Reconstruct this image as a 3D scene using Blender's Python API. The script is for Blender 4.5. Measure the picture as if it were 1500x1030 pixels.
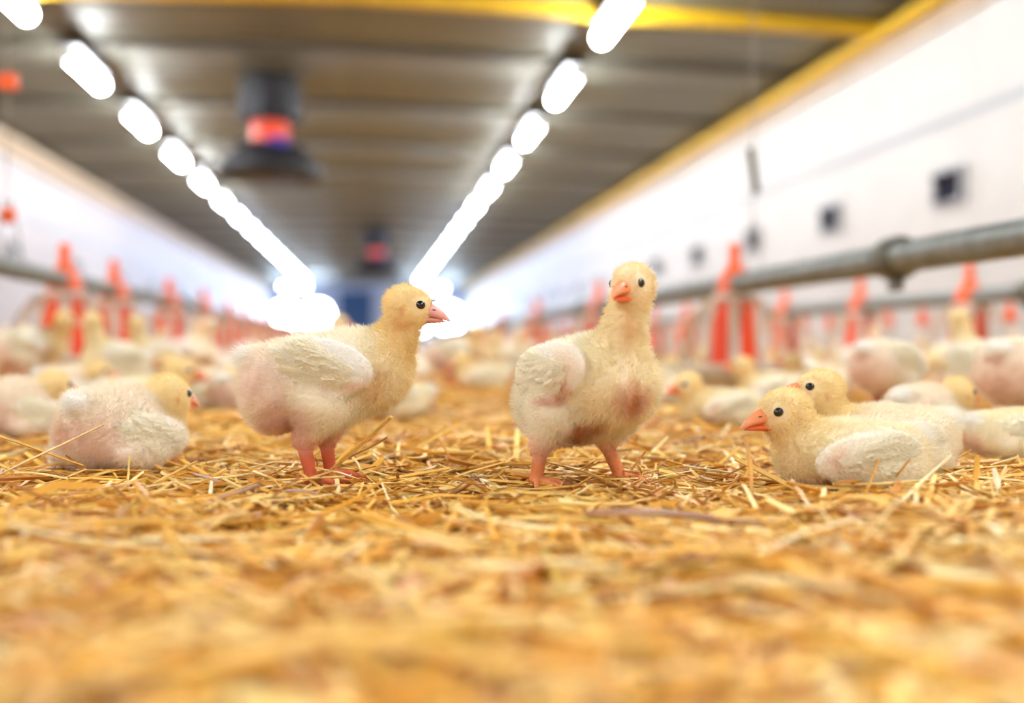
import bpy, bmesh, math, random
import numpy as np
from mathutils import Vector, Matrix, Euler

random.seed(7)
RNG = np.random.default_rng(11)
SC = bpy.context.scene
COL = SC.collection
for o in list(bpy.data.objects):
    bpy.data.objects.remove(o)

# ------------------------------------------------------------------ camera
FPX = 1500.0
CAM_H = 0.115
YAW = math.atan(205 / FPX)          # turned right of the hall's axis
PITCH = math.atan(10 / FPX)         # a touch downwards
cd = bpy.data.cameras.new('camera')
cd.sensor_width = 36.0
cd.lens = 36.0
cd.clip_start = 0.01
cd.clip_end = 200
cd.dof.use_dof = True
cd.dof.focus_distance = 0.855
cd.dof.aperture_fstop = 2.1
cam = bpy.data.objects.new('camera', cd)
COL.objects.link(cam)
cam.location = (0, 0, CAM_H)
cam.rotation_euler = (math.pi / 2 - PITCH, 0, -YAW)
SC.camera = cam
SC.view_settings.view_transform = 'Standard'
SC.view_settings.look = 'None'
SC.view_settings.gamma = 1.0
SC.view_settings.use_curve_mapping = False
SC.view_settings.exposure = 0.6
TUBE_L = 74.0                       # radiance of the ceiling tubes
FAN_L = 40.0                         # daylight in the end-wall openings

w = bpy.data.worlds.new('world')
SC.world = w
w.use_nodes = True
w.node_tree.nodes['Background'].inputs[0].default_value = (0.7, 0.8, 1.0, 1)
w.node_tree.nodes['Background'].inputs[1].default_value = 0.3

# ------------------------------------------------------------------ helpers
def lin(r, g, b):
    def f(c):
        c /= 255.0
        return c / 12.92 if c <= 0.04045 else ((c + 0.055) / 1.055) ** 2.4
    return (f(r), f(g), f(b))

def ray(px, py):
    x, y = (px - 750) / FPX, (515 - py) / FPX
    sy, cy, sp, cp = math.sin(YAW), math.cos(YAW), math.sin(PITCH), math.cos(PITCH)
    fw = Vector((sy * cp, cy * cp, -sp)); up = Vector((sy * sp, cy * sp, cp)); rt = Vector((cy, -sy, 0))
    return fw + rt * x + up * y

def ground(px, py, z=0.0):
    d = ray(px, py)
    t = (z - CAM_H) / d.z
    return Vector((0, 0, CAM_H)) + d * t

def at_depth(px, py, depth):
    return Vector((0, 0, CAM_H)) + ray(px, py) * depth

def heading(theta):                  # 0 = to the picture's right, 90 = away
    return math.radians(theta) - YAW

def mat(name, col, rough=0.6, metal=0.0, noise=None, bump=0.0, bscale=200.0, emit=None, attr=None, spec=0.5, stretch=None):
    m = bpy.data.materials.new(name)
    m.use_nodes = True
    nt = m.node_tree
    b = nt.nodes['Principled BSDF']
    b.inputs['Base Color'].default_value = (*col, 1)
    b.inputs['Roughness'].default_value = rough
    b.inputs['Metallic'].default_value = metal
    b.inputs['Specular IOR Level'].default_value = spec
    src = None
    if attr:
        a = nt.nodes.new('ShaderNodeAttribute'); a.attribute_name = attr
        src = a.outputs['Color']
    tc = nt.nodes.new('ShaderNodeTexCoord')
    co = tc.outputs['Object']
    if stretch:
        mp = nt.nodes.new('ShaderNodeMapping'); mp.inputs['Scale'].default_value = stretch
        nt.links.new(co, mp.inputs[0]); co = mp.outputs[0]
    if noise:
        scale, c2, fac = noise
        n = nt.nodes.new('ShaderNodeTexNoise'); n.inputs['Scale'].default_value = scale
        n.inputs['Detail'].default_value = 5
        nt.links.new(co, n.inputs['Vector'])
        r = nt.nodes.new('ShaderNodeMapRange')
        r.inputs[1].default_value = 0.35; r.inputs[2].default_value = 0.65
        r.inputs[3].default_value = 0.0; r.inputs[4].default_value = fac
        nt.links.new(n.outputs[0], r.inputs[0])
        mx = nt.nodes.new('ShaderNodeMix'); mx.data_type = 'RGBA'
        mx.inputs[6].default_value = (*col, 1); mx.inputs[7].default_value = (*c2, 1)
        if src: nt.links.new(src, mx.inputs[6])
        nt.links.new(r.outputs[0], mx.inputs[0])
        src = mx.outputs[2]
    if src: nt.links.new(src, b.inputs['Base Color'])
    if bump:
        n = nt.nodes.new('ShaderNodeTexNoise'); n.inputs['Scale'].default_value = bscale
        nt.links.new(co, n.inputs['Vector'])
        bp = nt.nodes.new('ShaderNodeBump'); bp.inputs['Strength'].default_value = bump
        bp.inputs['Distance'].default_value = 1.0 / bscale
        nt.links.new(n.outputs[0], bp.inputs['Height'])
        nt.links.new(bp.outputs[0], b.inputs['Normal'])
    if emit:
        b.inputs['Emission Color'].default_value = (*emit[0], 1)
        b.inputs['Emission Strength'].default_value = emit[1]
    return m

def tag(o, label=None, cat=None, group=None, kind=None):
    if label: o['label'] = label
    if cat: o['category'] = cat
    if group: o['group'] = group
    if kind: o['kind'] = kind
    return o

def link(name, data, parent=None, loc=None):
    o = bpy.data.objects.new(name, data)
    COL.objects.link(o)
    if parent: o.parent = parent
    if loc is not None: o.location = loc
    return o

def empty(name, loc=(0, 0, 0), rz=0.0):
    o = link(name, None)
    o.empty_display_size = 0.05
    o.location = loc; o.rotation_euler = (0, 0, rz)
    return o

def copy_tree(o, parent=None):
    c = o.copy(); COL.objects.link(c); c.parent = parent
    for ch in list(o.children):
        copy_tree(ch, c)
    return c

def smooth(me, on=True):
    me.polygons.foreach_set('use_smooth', np.full(len(me.polygons), on))
    me.update()

class MB:
    """collects simple shapes into one mesh"""
    def __init__(s): s.bm = bmesh.new()
    def box(s, c, size, rot=None, bevel=0.0):
        r = bmesh.ops.create_cube(s.bm, size=1.0)
        M = Matrix.Translation(c) @ (rot.to_4x4() if rot else Matrix()) @ Matrix.Diagonal((*size, 1))
        bmesh.ops.transform(s.bm, matrix=M, verts=r['verts'])
        if bevel:
            es = list({e for v in r['verts'] for e in v.link_edges})
            bmesh.ops.bevel(s.bm, geom=es, offset=bevel, segments=2, affect='EDGES', profile=0.5)
        return s
    def tube(s, pts, r, seg=10, cap=True):
        pts = [Vector(p) for p in pts]
        rs = r if isinstance(r, (list, tuple)) else [r] * len(pts)
        rings = []
        for i, p in enumerate(pts):
            t = (pts[min(i + 1, len(pts) - 1)] - pts[max(i - 1, 0)]).normalized()
            a = t.cross(Vector((0, 0, 1)))
            if a.length < 1e-3: a = t.cross(Vector((1, 0, 0)))
            a.normalize(); b = t.cross(a)
            rings.append([s.bm.verts.new(p + (a * math.cos(2 * math.pi * k / seg) + b * math.sin(2 * math.pi * k / seg)) * rs[i]) for k in range(seg)])
        for i in range(len(rings) - 1):
            for k in range(seg):
                s.bm.faces.new((rings[i][k], rings[i][(k + 1) % seg], rings[i + 1][(k + 1) % seg], rings[i + 1][k]))
        if cap:
            s.bm.faces.new(rings[0][::-1]); s.bm.faces.new(rings[-1])
        return s
    def lathe(s, prof, seg=24, c=(0, 0, 0), closed=False):
        c = Vector(c); rings = []
        for r, z in prof:
            rings.append([s.bm.verts.new(c + Vector((max(r, 1e-5) * math.cos(2 * math.pi * k / seg), max(r, 1e-5) * math.sin(2 * math.pi * k / seg), z))) for k in range(seg)])
        n = len(rings)
        for i in range(n if closed else n - 1):
            A, B = rings[i], rings[(i + 1) % n]
            for k in range(seg):
                s.bm.faces.new((A[k], A[(k + 1) % seg], B[(k + 1) % seg], B[k]))
        return s
    def mesh(s, name, m, sm=False):
        me = bpy.data.meshes.new(name)
        bmesh.ops.recalc_face_normals(s.bm, faces=s.bm.faces)
        s.bm.to_mesh(me); s.bm.free()
        me.materials.append(m)
        if sm: smooth(me)
        return me
    def build(s, name, m, parent=None, sm=False, loc=None):
        return link(name, s.mesh(name, m, sm), parent, loc)

# ------------------------------------------------------------------ materials
M = {}
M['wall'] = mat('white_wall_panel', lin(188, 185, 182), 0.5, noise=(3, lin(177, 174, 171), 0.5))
M['wall_dimmed'] = mat('dimmed_wall_panel', lin(164, 158, 158), 0.5, noise=(3, lin(152, 147, 150), 0.5))  # same white panel darkened, painting in the left wall's dimmer light
M['strip'] = mat('grey_strip', lin(152, 154, 160), 0.5)
M['fascia'] = mat('beige_fascia', lin(190, 172, 148), 0.6, noise=(6, lin(160, 142, 118), 0.6))
M['yellow'] = mat('yellow_steel', lin(206, 166, 10), 0.5, noise=(8, lin(182, 140, 10), 0.5))
M['ceil'] = mat('ceiling_sheet', lin(112, 112, 100), 0.48, 0.4, spec=0.5, noise=(2.5, lin(82, 82, 72), 0.7), bump=0.25, bscale=6, stretch=(0.15, 1, 1))
M['purlin'] = mat('dark_purlin', lin(84, 80, 70), 0.6, noise=(9, lin(64, 60, 52), 0.6))
M['endwall'] = mat('end_wall', lin(178, 196, 232), 0.6, noise=(2, lin(160, 178, 220), 0.5))  # white wall coloured pale blue for the daylight glare on it
M['bluedoor'] = mat('blue_door', lin(42, 88, 150), 0.5, noise=(3, lin(36, 74, 130), 0.5))
M['steel'] = mat('galvanised_pipe', lin(142, 146, 144), 0.42, 0.6, noise=(30, lin(112, 112, 106), 0.6), bump=0.05, bscale=60)
M['steel_dark'] = mat('dark_clamp', lin(104, 104, 92), 0.5, 0.5, noise=(40, lin(78, 76, 64), 0.6))
M['orange'] = mat('orange_plastic', lin(240, 96, 14), 0.45, noise=(30, lin(228, 82, 10), 0.6))
M['red'] = mat('red_plastic', lin(242, 68, 4), 0.45, noise=(25, lin(230, 58, 3), 0.5))
M['pale'] = mat('pale_plastic', lin(222, 220, 212), 0.45, noise=(25, lin(204, 200, 188), 0.5))
M['pan'] = mat('grey_pan', lin(226, 220, 204), 0.5, noise=(25, lin(200, 188, 160), 0.6))
M['wire'] = mat('brown_grille', lin(196, 168, 132), 0.5)
M['black'] = mat('black_metal', lin(12, 13, 20), 0.6, noise=(10, lin(20, 21, 32), 0.6))
M['greyglass'] = mat('grey_shroud', lin(86, 90, 98), 0.5, 0.2)
M['violet'] = mat('violet_plastic', lin(60, 48, 150), 0.5)
M['navy'] = mat('navy_inlet', lin(8, 10, 30), 0.7, spec=0.2, noise=(20, lin(14, 16, 38), 0.5))
M['inlet_haze'] = mat('hazed_inlet', lin(120, 124, 128), 0.6)  # inlet colour greyed to paint in the haze over it
M['cord'] = mat('grey_cord', lin(150, 144, 136), 0.7)
M['tube'] = mat('lit_tube', (1, 1, 1), 0.4, emit=((0.93, 0.97, 1.0), TUBE_L))
M['tube_haze'] = mat('lit_haze_tube', (1, 1, 1), 0.4, emit=((0.66, 0.76, 1.0), TUBE_L * .8))  # blue tint added so the far walls look veiled by haze
M['lamp_body'] = mat('lamp_tray', lin(220, 220, 216), 0.5)
M['day'] = mat('daylight', (0.9, 0.95, 1), 0.5, emit=((0.6, 0.78, 1.0), FAN_L))
M['eye'] = mat('eye_black', (0.006, 0.005, 0.008), 0.06, spec=0.8)
M['skin'] = mat('chick_skin', (0.8, 0.7, 0.5), 0.75, attr='col', bump=0.35, bscale=260, spec=0.2)
M['beak'] = mat('beak_horn', lin(240, 140, 100), 0.35, attr='col', noise=(220, lin(230, 130, 90), 0.25), spec=0.4)
M['feather'] = mat('white_feather', lin(250, 244, 232), 0.7, noise=(140, lin(240, 222, 200), 0.6), bump=0.2, bscale=400, spec=0.2)

def fluff_mat():
    m = bpy.data.materials.new('down_fluff')
    m.use_nodes = True
    nt = m.node_tree
    nt.nodes.remove(nt.nodes['Principled BSDF'])
    a = nt.nodes.new('ShaderNodeAttribute'); a.attribute_name = 'col'
    d = nt.nodes.new('ShaderNodeBsdfDiffuse'); t = nt.nodes.new('ShaderNodeBsdfTranslucent')
    mx = nt.nodes.new('ShaderNodeMixShader'); mx.inputs[0].default_value = 0.38
    nt.links.new(a.outputs['Color'], d.inputs[0]); nt.links.new(a.outputs['Color'], t.inputs[0])
    nt.links.new(d.outputs[0], mx.inputs[1]); nt.links.new(t.outputs[0], mx.inputs[2])
    nt.links.new(mx.outputs[0], nt.nodes['Material Output'].inputs[0])
    return m
M['fluff'] = fluff_mat()

# ------------------------------------------------------------------ the hall
XL, XR, YB, YE = -4.5, 4.2, -7.0, 46.0
FLOOR_Z = -0.03
XM = (XL + XR) / 2
def ceil_z(x): return 2.86 - 0.022 * abs(x - XM)

def litter_floor_mat():
    m = bpy.data.materials.new('litter_floor'); m.use_nodes = True
    nt = m.node_tree; b = nt.nodes['Principled BSDF']; b.inputs['Roughness'].default_value = 0.9
    tc = nt.nodes.new('ShaderNodeTexCoord')
    n = nt.nodes.new('ShaderNodeTexNoise'); n.inputs['Scale'].default_value = 14; n.inputs['Detail'].default_value = 8
    v = nt.nodes.new('ShaderNodeTexNoise'); v.inputs['Scale'].default_value = 160; v.inputs['Detail'].default_value = 3
    nt.links.new(tc.outputs['Object'], n.inputs[0]); nt.links.new(tc.outputs['Object'], v.inputs[0])
    mm = nt.nodes.new('ShaderNodeMath'); mm.operation = 'MULTIPLY_ADD'; mm.inputs[1].default_value = 0.5
    nt.links.new(v.outputs[0], mm.inputs[0]); nt.links.new(n.outputs[0], mm.inputs[2])
    cr = nt.nodes.new('ShaderNodeValToRGB')
    e = cr.color_ramp.elements
    e[0].position = 0.5; e[0].color = (*lin(140, 84, 28), 1)
    e[1].position = 0.95; e[1].color = (*lin(232, 180, 92), 1)
    x = e.new(0.72); x.color = (*lin(206, 146, 58), 1)
    nt.links.new(mm.outputs[0], cr.inputs[0]); nt.links.new(cr.outputs[0], b.inputs['Base Color'])
    bp = nt.nodes.new('ShaderNodeBump'); bp.inputs['Strength'].default_value = 0.8; bp.inputs['Distance'].default_value = 0.01
    nt.links.new(v.outputs[0], bp.inputs['Height']); nt.links.new(bp.outputs[0], b.inputs['Normal'])
    return m
M['floor'] = litter_floor_mat()

f = MB(); f.box((XM, (YB + YE) / 2, FLOOR_Z - 0.05), (XR - XL + 0.4, YE - YB + 0.4, 0.1))
tag(f.build('floor', M['floor']), 'litter covered golden brown floor of the poultry house', 'floor', kind='structure')

# walls: an empty backing slab with separate panels on it
def wall_side(name, x, sx, label, wm):
    root = MB().box((x + sx * 0.09, (YB + YE) / 2, 1.32), (0.1, YE - YB, 2.74)).build(name, wm)
    tag(root, label, 'wall', kind='structure')
    pw = 1.95
    me = MB().box((0, 0, 0), (0.04, pw - 0.012, 2.5), bevel=0.004).mesh('panel', wm)
    y = YB + pw / 2
    while y < YE:
        link('panel', me, root, (x + sx * 0.022, y, 1.22)); y += pw
    # horizontal cover strip
    MB().box((x - sx * 0.006, (YB + YE) / 2, 1.76), (0.012, YE - YB, 0.07)).build('cover_strip', M['strip'], root)
    return root
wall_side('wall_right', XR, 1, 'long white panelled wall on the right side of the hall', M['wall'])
wall_side('wall_left', XL, -1, 'long white panelled wall on the left side of the hall', M['wall_dimmed'])
for nm, x, sx in (('trim_1', XR, -1), ('trim_2', XL, 1)):
    t = MB().box((x + sx * 0.03, (YB + YE) / 2, 2.52), (0.06, YE - YB, 0.1)).build(nm, M['fascia'])
    tag(t, 'beige fascia board along the top of the %s wall' % ('right' if sx < 0 else 'left'), 'trim', kind='structure')
for nm, x, sx, m in (('trim_3', XR, -1, 'yellow'), ('trim_4', XL, 1, 'fascia')):
    t = MB().box((x + sx * 0.07, (YB + YE) / 2, 2.64), (0.14, YE - YB, 0.1), bevel=0.006).build(nm, M[m])
    tag(t, ('yellow steel eave beam above the right wall' if sx < 0 else 'beige eave beam above the left wall'), 'beam', kind='structure')

# ceiling
cb = MB()
for xa, xb in ((XL - 0.2, XM), (XM, XR + 0.2)):
    za, zb = ceil_z(xa), ceil_z(xb)
    vs = [cb.bm.verts.new(p) for p in ((xa, YB, za + .03), (xb, YB, zb + .03), (xb, YE, zb + .03), (xa, YE, za + .03),
                                       (xa, YB, za + .08), (xb, YB, zb + .08), (xb, YE, zb + .08), (xa, YE, za + .08))]
    for q in ((0, 1, 2, 3), (7, 6, 5, 4), (0, 4, 5, 1), (1, 5, 6, 2), (2, 6, 7, 3), (3, 7, 4, 0)):
        cb.bm.faces.new([vs[i] for i in q])
ceiling = tag(cb.build('ceiling', M['purlin']), 'grey metal sheet ceiling with cross purlins', 'ceiling', kind='structure')
for side in (-1, 1):
    xa, xb = (XL + 0.02, XM - 0.004) if side < 0 else (XM + 0.004, XR - 0.02)
    za, zb = ceil_z(xa), ceil_z(xb)
    b_ = MB(); n = 8; L = 1.08
    # a shallow corrugated sheet
    top, bot = [], []
    for i in range(n + 1):
        y = -L / 2 + L * i / n; dz = -0.012 * (0.5 - 0.5 * math.cos(2 * math.pi * i / n * 2))
        bot.append([b_.bm.verts.new((xa, y, za + dz)), b_.bm.verts.new((xb, y, zb + dz))])
        top.append([b_.bm.verts.new((xa, y, za + .028)), b_.bm.verts.new((xb, y, zb + .028))])
    for i in range(n):
        b_.bm.faces.new((bot[i][0], bot[i][1], bot[i + 1][1], bot[i + 1][0]))
        b_.bm.faces.new((top[i][1], top[i][0], top[i + 1][0], top[i + 1][1]))
    b_.bm.faces.new((bot[0][0], top[0][0], top[0][1], bot[0][1])); b_.bm.faces.new((bot[n][1], top[n][1], top[n][0], bot[n][0]))
    for e in (0, 1):
        b_.bm.faces.new([bot[i][e] for i in range(n + 1)] + [top[i][e] for i in range(n, -1, -1)])
    me = b_.mesh('panel', M['ceil'])
    y = YB + 0.55
    while y < YE - 0.5:
        link('panel', me, ceiling, (0, y, 0)); y += 1.1
    pb = MB()
    pa, pc = Vector((xa, 0, za - 0.03)), Vector((xb, 0, zb - 0.03))
    ang = math.atan2(pc.z - pa.z, pc.x - pa.x)
    pb.box((pa + pc) / 2, ((pc - pa).length, 0.06, 0.07), Matrix.Rotation(-ang, 3, 'Y'))
    me = pb.mesh('purlin', M['purlin'])
    y = YB + 1.1
    while y < YE - 0.5:
        link('purlin', me, ceiling, (0, y, 0)); y += 2.2
    # the yellow cross beam
    bb = MB(); bb.box((pa + pc) / 2 + Vector((0, 7.95, -0.04)), ((pc - pa).length + .03, 0.10, 0.10), Matrix.Rotation(-ang, 3, 'Y'), bevel=0.005)
    o = bb.build('roof_beam', M['yellow'])
    tag(o, 'yellow cross beam under the ceiling, %s half' % ('left' if side < 0 else 'right, running to the right wall'), 'beam', kind='structure')

# end walls
ew = MB().box((XM, YE + 0.1, 1.4), (XR - XL + .4, 0.2, 3.0)).build('wall_end', M['endwall'])
tag(ew, 'far end wall of the hall, white tinted blue for the glare', 'wall', kind='structure')
me = MB().box((0, 0, 0), (0.85, 0.04, 2.7), bevel=0.005).mesh('panel', M['endwall'])
for i in range(10): link('panel', me, ew, (XL + 0.45 + i * 0.87, YE - 0.02, 1.33))
bw = MB().box((XM, YB - 0.1, 1.4), (XR - XL + .4, 0.2, 3.0)).build('wall_back', M['wall'])
tag(bw, 'white end wall behind the viewer', 'wall', kind='structure')
dr = MB().box((-0.72, YE - 0.09, 1.25), (1.5, 0.08, 2.5), bevel=0.01).build('door_1', M['bluedoor'])
tag(dr, 'blue double door in the middle of the far end wall', 'door', kind='structure')
MB().box((-0.72, YE - 0.14, 1.25), (0.03, 0.02, 2.45)).build('centre_seam', M['black'], dr)
MB().box((-0.60, YE - 0.16, 1.1), (0.03, 0.05, 0.2), bevel=0.006).build('door_handle', M['steel'], dr)

def end_fan(x, z, r, label):
    root = empty('exhaust_fan', (x, YE - 0.1, z))
    R = Matrix.Rotation(math.pi / 2, 3, 'X')
    def lay(b): bmesh.ops.rotate(b.bm, verts=b.bm.verts, matrix=R, cent=(0, 0, 0)); return b
    lay(MB().lathe([(r, -.05), (r * 1.1, -.05), (r * 1.1, .2), (r, .2)], 32, closed=True)).build('housing_ring', M['lamp_body'], root)
    lay(MB().lathe([(0, -.03), (r * .995, -.03), (r * .995, 0.0), (0, 0.0)], 32)).build('daylight_opening', M['day'], root)
    lay(MB().lathe([(0, .06), (.12, .06), (.12, .16), (0, .16)], 16)).build('hub', M['lamp_body'], root)
    for k in range(4):
        a = k * math.pi / 2 + .4
        MB().box((math.cos(a) * r * .5, -.1, math.sin(a) * r * .5), (r * .9, .012, .1), Matrix.Rotation(-a, 3, 'Y') @ Matrix.Rotation(.4, 3, 'X')).build('blade', M['lamp_body'], root)
    tag(root, label, 'fan', 'exhaust fans in the end wall')
for x, z, r, l in ((-3.75, 1.33, .6, 'outer round daylit fan opening at far left of end wall'),
                   (-2.38, 1.38, .6, 'inner round daylit fan opening left of the blue door'),
                   (2.05, 1.25, .6, 'inner round daylit fan opening right of the blue door'),
                   (3.42, 1.3, .6, 'outer round daylit fan opening at far right of end wall')):
    end_fan(x, z, r, l)

# ceiling tube lamps
tb = MB().tube([(0, -0.5, 0), (0, 0.5, 0)], 0.056, 12).mesh('lit_tube', M['tube'], True)
tb_haze = tb.copy(); tb_haze.materials.clear(); tb_haze.materials.append(M['tube_haze'])
tray = MB().box((0, 0, 0.078), (0.17, 1.10, 0.03), bevel=0.006).mesh('lamp_tray', M['black'])  # made wide and black to keep tube light off the ceiling
cap = MB().tube([(0, -0.02, 0), (0, 0.02, 0)], 0.056, 12).mesh('end_cap', M['lamp_body'])
ORD = ['first', 'second', 'third', 'fourth', 'fifth', 'sixth', 'seventh', 'eighth', 'ninth', 'tenth', 'eleventh', 'twelfth', 'thirteenth',
       'fourteenth', 'fifteenth', 'sixteenth', 'seventeenth', 'eighteenth', 'nineteenth', 'twentieth', 'twenty-first', 'twenty-second']
def lamp(x, y, z, rz, label, group):   # far tubes tinted blue and dimmed in place of the bluish haze
    r = empty('tube_lamp', (x, y, z), rz)
    link('lit_tube', tb if y < 19 else tb_haze, r); link('lamp_tray', tray, r)
    link('end_cap', cap, r, (0, -.52, 0)); link('end_cap', cap, r, (0, .52, 0))
    MB().tube([(0, 0, .07), (0, 0, ceil_z(x) - z)], .012, 6).build('hanger', M['lamp_body'], r)
    return tag(r, label, 'lamp', group)
for row, x in (('left', -2.57), ('right', 1.845)):
    ys = [7.64 + 2.115 * i for i in range(16)]
    for i, y in enumerate(ys):
        lamp(x, y, 2.60, 0, 'lit white ceiling tube, %s visible from the front in the %s row' % (ORD[i], row), '%s row of ceiling tubes' % row)
    for i in range(1, 7):
        lamp(x, 7.64 - 2.115 * i, 2.60, 0, 'lit white ceiling tube overhead in the %s row, out of view' % row, '%s row of ceiling tubes' % row)
lamp(-3.2, 43.6, 2.55, math.pi / 2, 'lit tube set crosswise at the far end, left side', 'crosswise end tubes')
lamp(2.55, 43.6, 2.5, math.pi / 2, 'lit tube set crosswise at the far end, right side', 'crosswise end tubes')

# wall inlets
def inlet(x, y, sx, label, m, group):
    r = empty('wall_inlet', (x, y, 1.27))
    MB().box((sx * .012, 0, 0), (.024, .34, .23), bevel=.006).build('inlet_opening', M[m], r)
    b = MB()
    for c, s in (((sx * .02, 0, .125), (.04, .4, .03)), ((sx * .02, 0, -.125), (.04, .4, .03)), ((sx * .02, .185, 0), (.04, .03, .22)), ((sx * .02, -.185, 0), (.04, .03, .22))):
        b.box(c, s)
    b.build('inlet_frame', M['strip'], r)
    b = MB(); b.box((sx * .045, 0, .05), (.01, .3, .1), Matrix.Rotation(sx * .5, 3, 'Y')); b.build('inlet_flap', M[m], r)
    return tag(r, label, 'wall vent', group)
for i in range(12):
    inlet(XR, 7.0 + 1.95 * i, -1, 'dark square air inlet in the right wall, %s from the front' % ORD[i], 'navy' if i < 5 else 'inlet_haze', 'air inlets in the right wall')  # inlets past the fifth take the haze-greyed colour
for i in range(8):
    inlet(XL, 8.0 + 2.8 * i, 1, 'haze-greyed air inlet in the left wall, %s from the front' % ORD[i], 'inlet_haze', 'air inlets in the left wall')

# hanging air stirrers
def stirrer(x, y, zb, s, label):
    r = empty('hanging_fan', (x, y, zb))
    MB().lathe([(0.0, 0), (.50, 0), (.53, .03), (.53, .16), (.36, .30), (.24, .38), (0, .38)], 28).build('cone_skirt', M['black'], r, True)
    MB().lathe([(0, .37), (.19, .37), (.19, .59), (0, .59)], 24).build('orange_band', M['red'], r)
    MB().lathe([(0, .58), (.29, .58), (.31, .62), (.31, .98), (.28, 1.01), (0, 1.01)], 24).build('motor_housing', M['black'], r)
    MB().box((.1, -.27, .33), (.2, .1, .12), bevel=.01).build('junction_box', M['violet'], r)
    for k in range(6):
        a = k * math.pi / 3 + .3
        MB().tube([(.3 * math.cos(a), .3 * math.sin(a), .26), (.33 * math.cos(a), .33 * math.sin(a), .7), (.27 * math.cos(a), .27 * math.sin(a), .95)], .012, 6).build('guard_bar', M['greyglass'], r)
    MB().tube([(0, 0, 1.0), (0, 0, max(1.03, (ceil_z(x) - zb) / s))], .06, 8).build('hanger_pipe', M['black'], r)
    r.scale = (s, s, s)
    return tag(r, label, 'fan', 'hanging air fans')
p = at_depth(396, 258, 10.5); stirrer(p.x, p.y, 1.80, 1.0, 'large black hanging fan with orange band near the left tubes')
p = at_depth(551, 396, 24.5); stirrer(p.x, p.y, 1.82, 1.0, 'small distant black hanging fan above the blue door')

# ------------------------------------------------------------------ feed lines
PIPE_Z = 0.285
def feed_pipe(x, z, y0, y1, r, label, ncl):
    root = empty('feed_pipe', (x, y0, z))
    MB().tube([(0, 0, 0), (0, y1 - y0, 0)], r, 16, True).build('pipe', M['steel'], root, True)
    cm = MB().lathe([(r * .9, -.028), (r * 1.32, -.028), (r * 1.42, -.016), (r * 1.42, .016), (r * 1.32, .028), (r * .9, .028)], 20)
    bmesh.ops.rotate(cm.bm, verts=cm.bm.verts, matrix=Matrix.Rotation(math.pi / 2, 3, 'X'), cent=(0, 0, 0))
    cm = cm.mesh('coupling', M['steel_dark'])
    lug = MB().box((0, 0, -r * 1.75), (.012, .046, .022), bevel=.003).mesh('clamp_lug', M['steel_dark'])
    for yy in ncl:
        c = link('coupling', cm, root, (0, yy - y0, 0)); link('clamp_lug', lug, c)
    return tag(root, label, 'pipe')
def yline(X, px):                    # distance down the hall where the line at X crosses that picture column
    a = math.atan((px - 750) / FPX) + YAW
    return X / math.tan(a)
XF1, XF2, XF0, XD = 1.02, 2.1, -0.92, 2.55
y_clamp = yline(XF1, 1312)
feed_pipe(XF1, PIPE_Z, 0.55, 40, .031, 'thick grey feed pipe crossing in front of the right wall', [y_clamp] + [y_clamp + 3 * i for i in range(1, 10)])
feed_pipe(XF2, PIPE_Z, 1.2, 40, .027, 'thin looking grey feed pipe of the second right line', [3.05 + 3 * i for i in range(10)])
feed_pipe(XF0, 0.31, 0.9, 40, .025, 'grey feed pipe of the left feed line', [2.2 + 3 * i for i in range(10)])

def make_feeder():
    root = empty('pan_feeder')
    zc = PIPE_Z
    # orange cap straddling the pipe
    MB().lathe([(0, .105), (.014, .105), (.017, .098), (.017, .05), (.022, .04), (.038, .018), (.05, -.02), (.054, -.042), (0, -.042)], 20).build('cap', M['orange'], root, True, (0, 0, zc))
    MB().lathe([(0, 0), (.058, 0), (.061, -.008), (.058, -.02), (0, -.02)], 24).build('collar', M['pale'], root, False, (0, 0, zc - .038))
    MB().lathe([(.0, 0), (.054, 0), (.060, -.03), (.070, -.17), (.076, -.195), (0, -.195)], 24).build('feed_cylinder', M['red'], root, True, (0, 0, zc - .058))
    fin = MB().box((.070, 0, -.1), (.02, .030, .19), Matrix.Rotation(-.06, 3, 'Y'), bevel=.003).mesh('fin', M['pale'])
    for k in range(4):
        o = link('fin', fin, root, (0, 0, zc - .058)); o.rotation_euler = (0, 0, math.radians(-90 + 90 * k))
    sp = MB().tube([(.056, 0, 0), (.09, 0, -.018), (.128, 0, -.07), (.15, 0, -.14), (.158, 0, -.19)], .0035, 6).mesh('grille_spoke', M['wire'], True)
    for k in range(14):
        o = link('grille_spoke', sp, root, (0, 0, zc - .045)); o.rotation_euler = (0, 0, 2 * math.pi * (k + .4) / 14)
    MB().lathe([(0, .004), (.11, .004), (.135, .018), (.158, .05), (.165, .05), (.166, .044), (.14, .008), (.115, -.01), (0, -.01)], 32).build('pan', M['pan'], root, True, (0, 0, 0))
    return root
fd = make_feeder(); used = [False]
def put_feeder(x, y, dz, label, group):
    o = fd if not used[0] else copy_tree(fd)
    used[0] = True
    o.location = (x, y, dz)
    o.rotation_euler = (0, 0, math.atan2(-x, y) * 1.0)
    tag(o, label, 'feeder', group)
FEEDERS = []
ya = yline(XF1, 1076)
for i in range(7):
    y = ya + 1.75 * i
    put_feeder(XF1, y, 0.012, ['bright red and orange pan feeder under the thick pipe, largest in view', 'red pan feeder on the thick pipe beside the upright chick\'s neck'][i] if i < 2 else 'red pan feeder on the thick right pipe, %s from the front' % ORD[i], 'feeders on the thick right pipe')
    FEEDERS.append((XF1, y))
for i in range(12):
    y = 3.38 + .82 * i
    put_feeder(XF2, y, 0.012, 'orange pan feeder on the second right pipe near the wall, %s from the front' % ORD[i], 'feeders on the second right pipe')
    FEEDERS.append((XF2, y))
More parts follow.
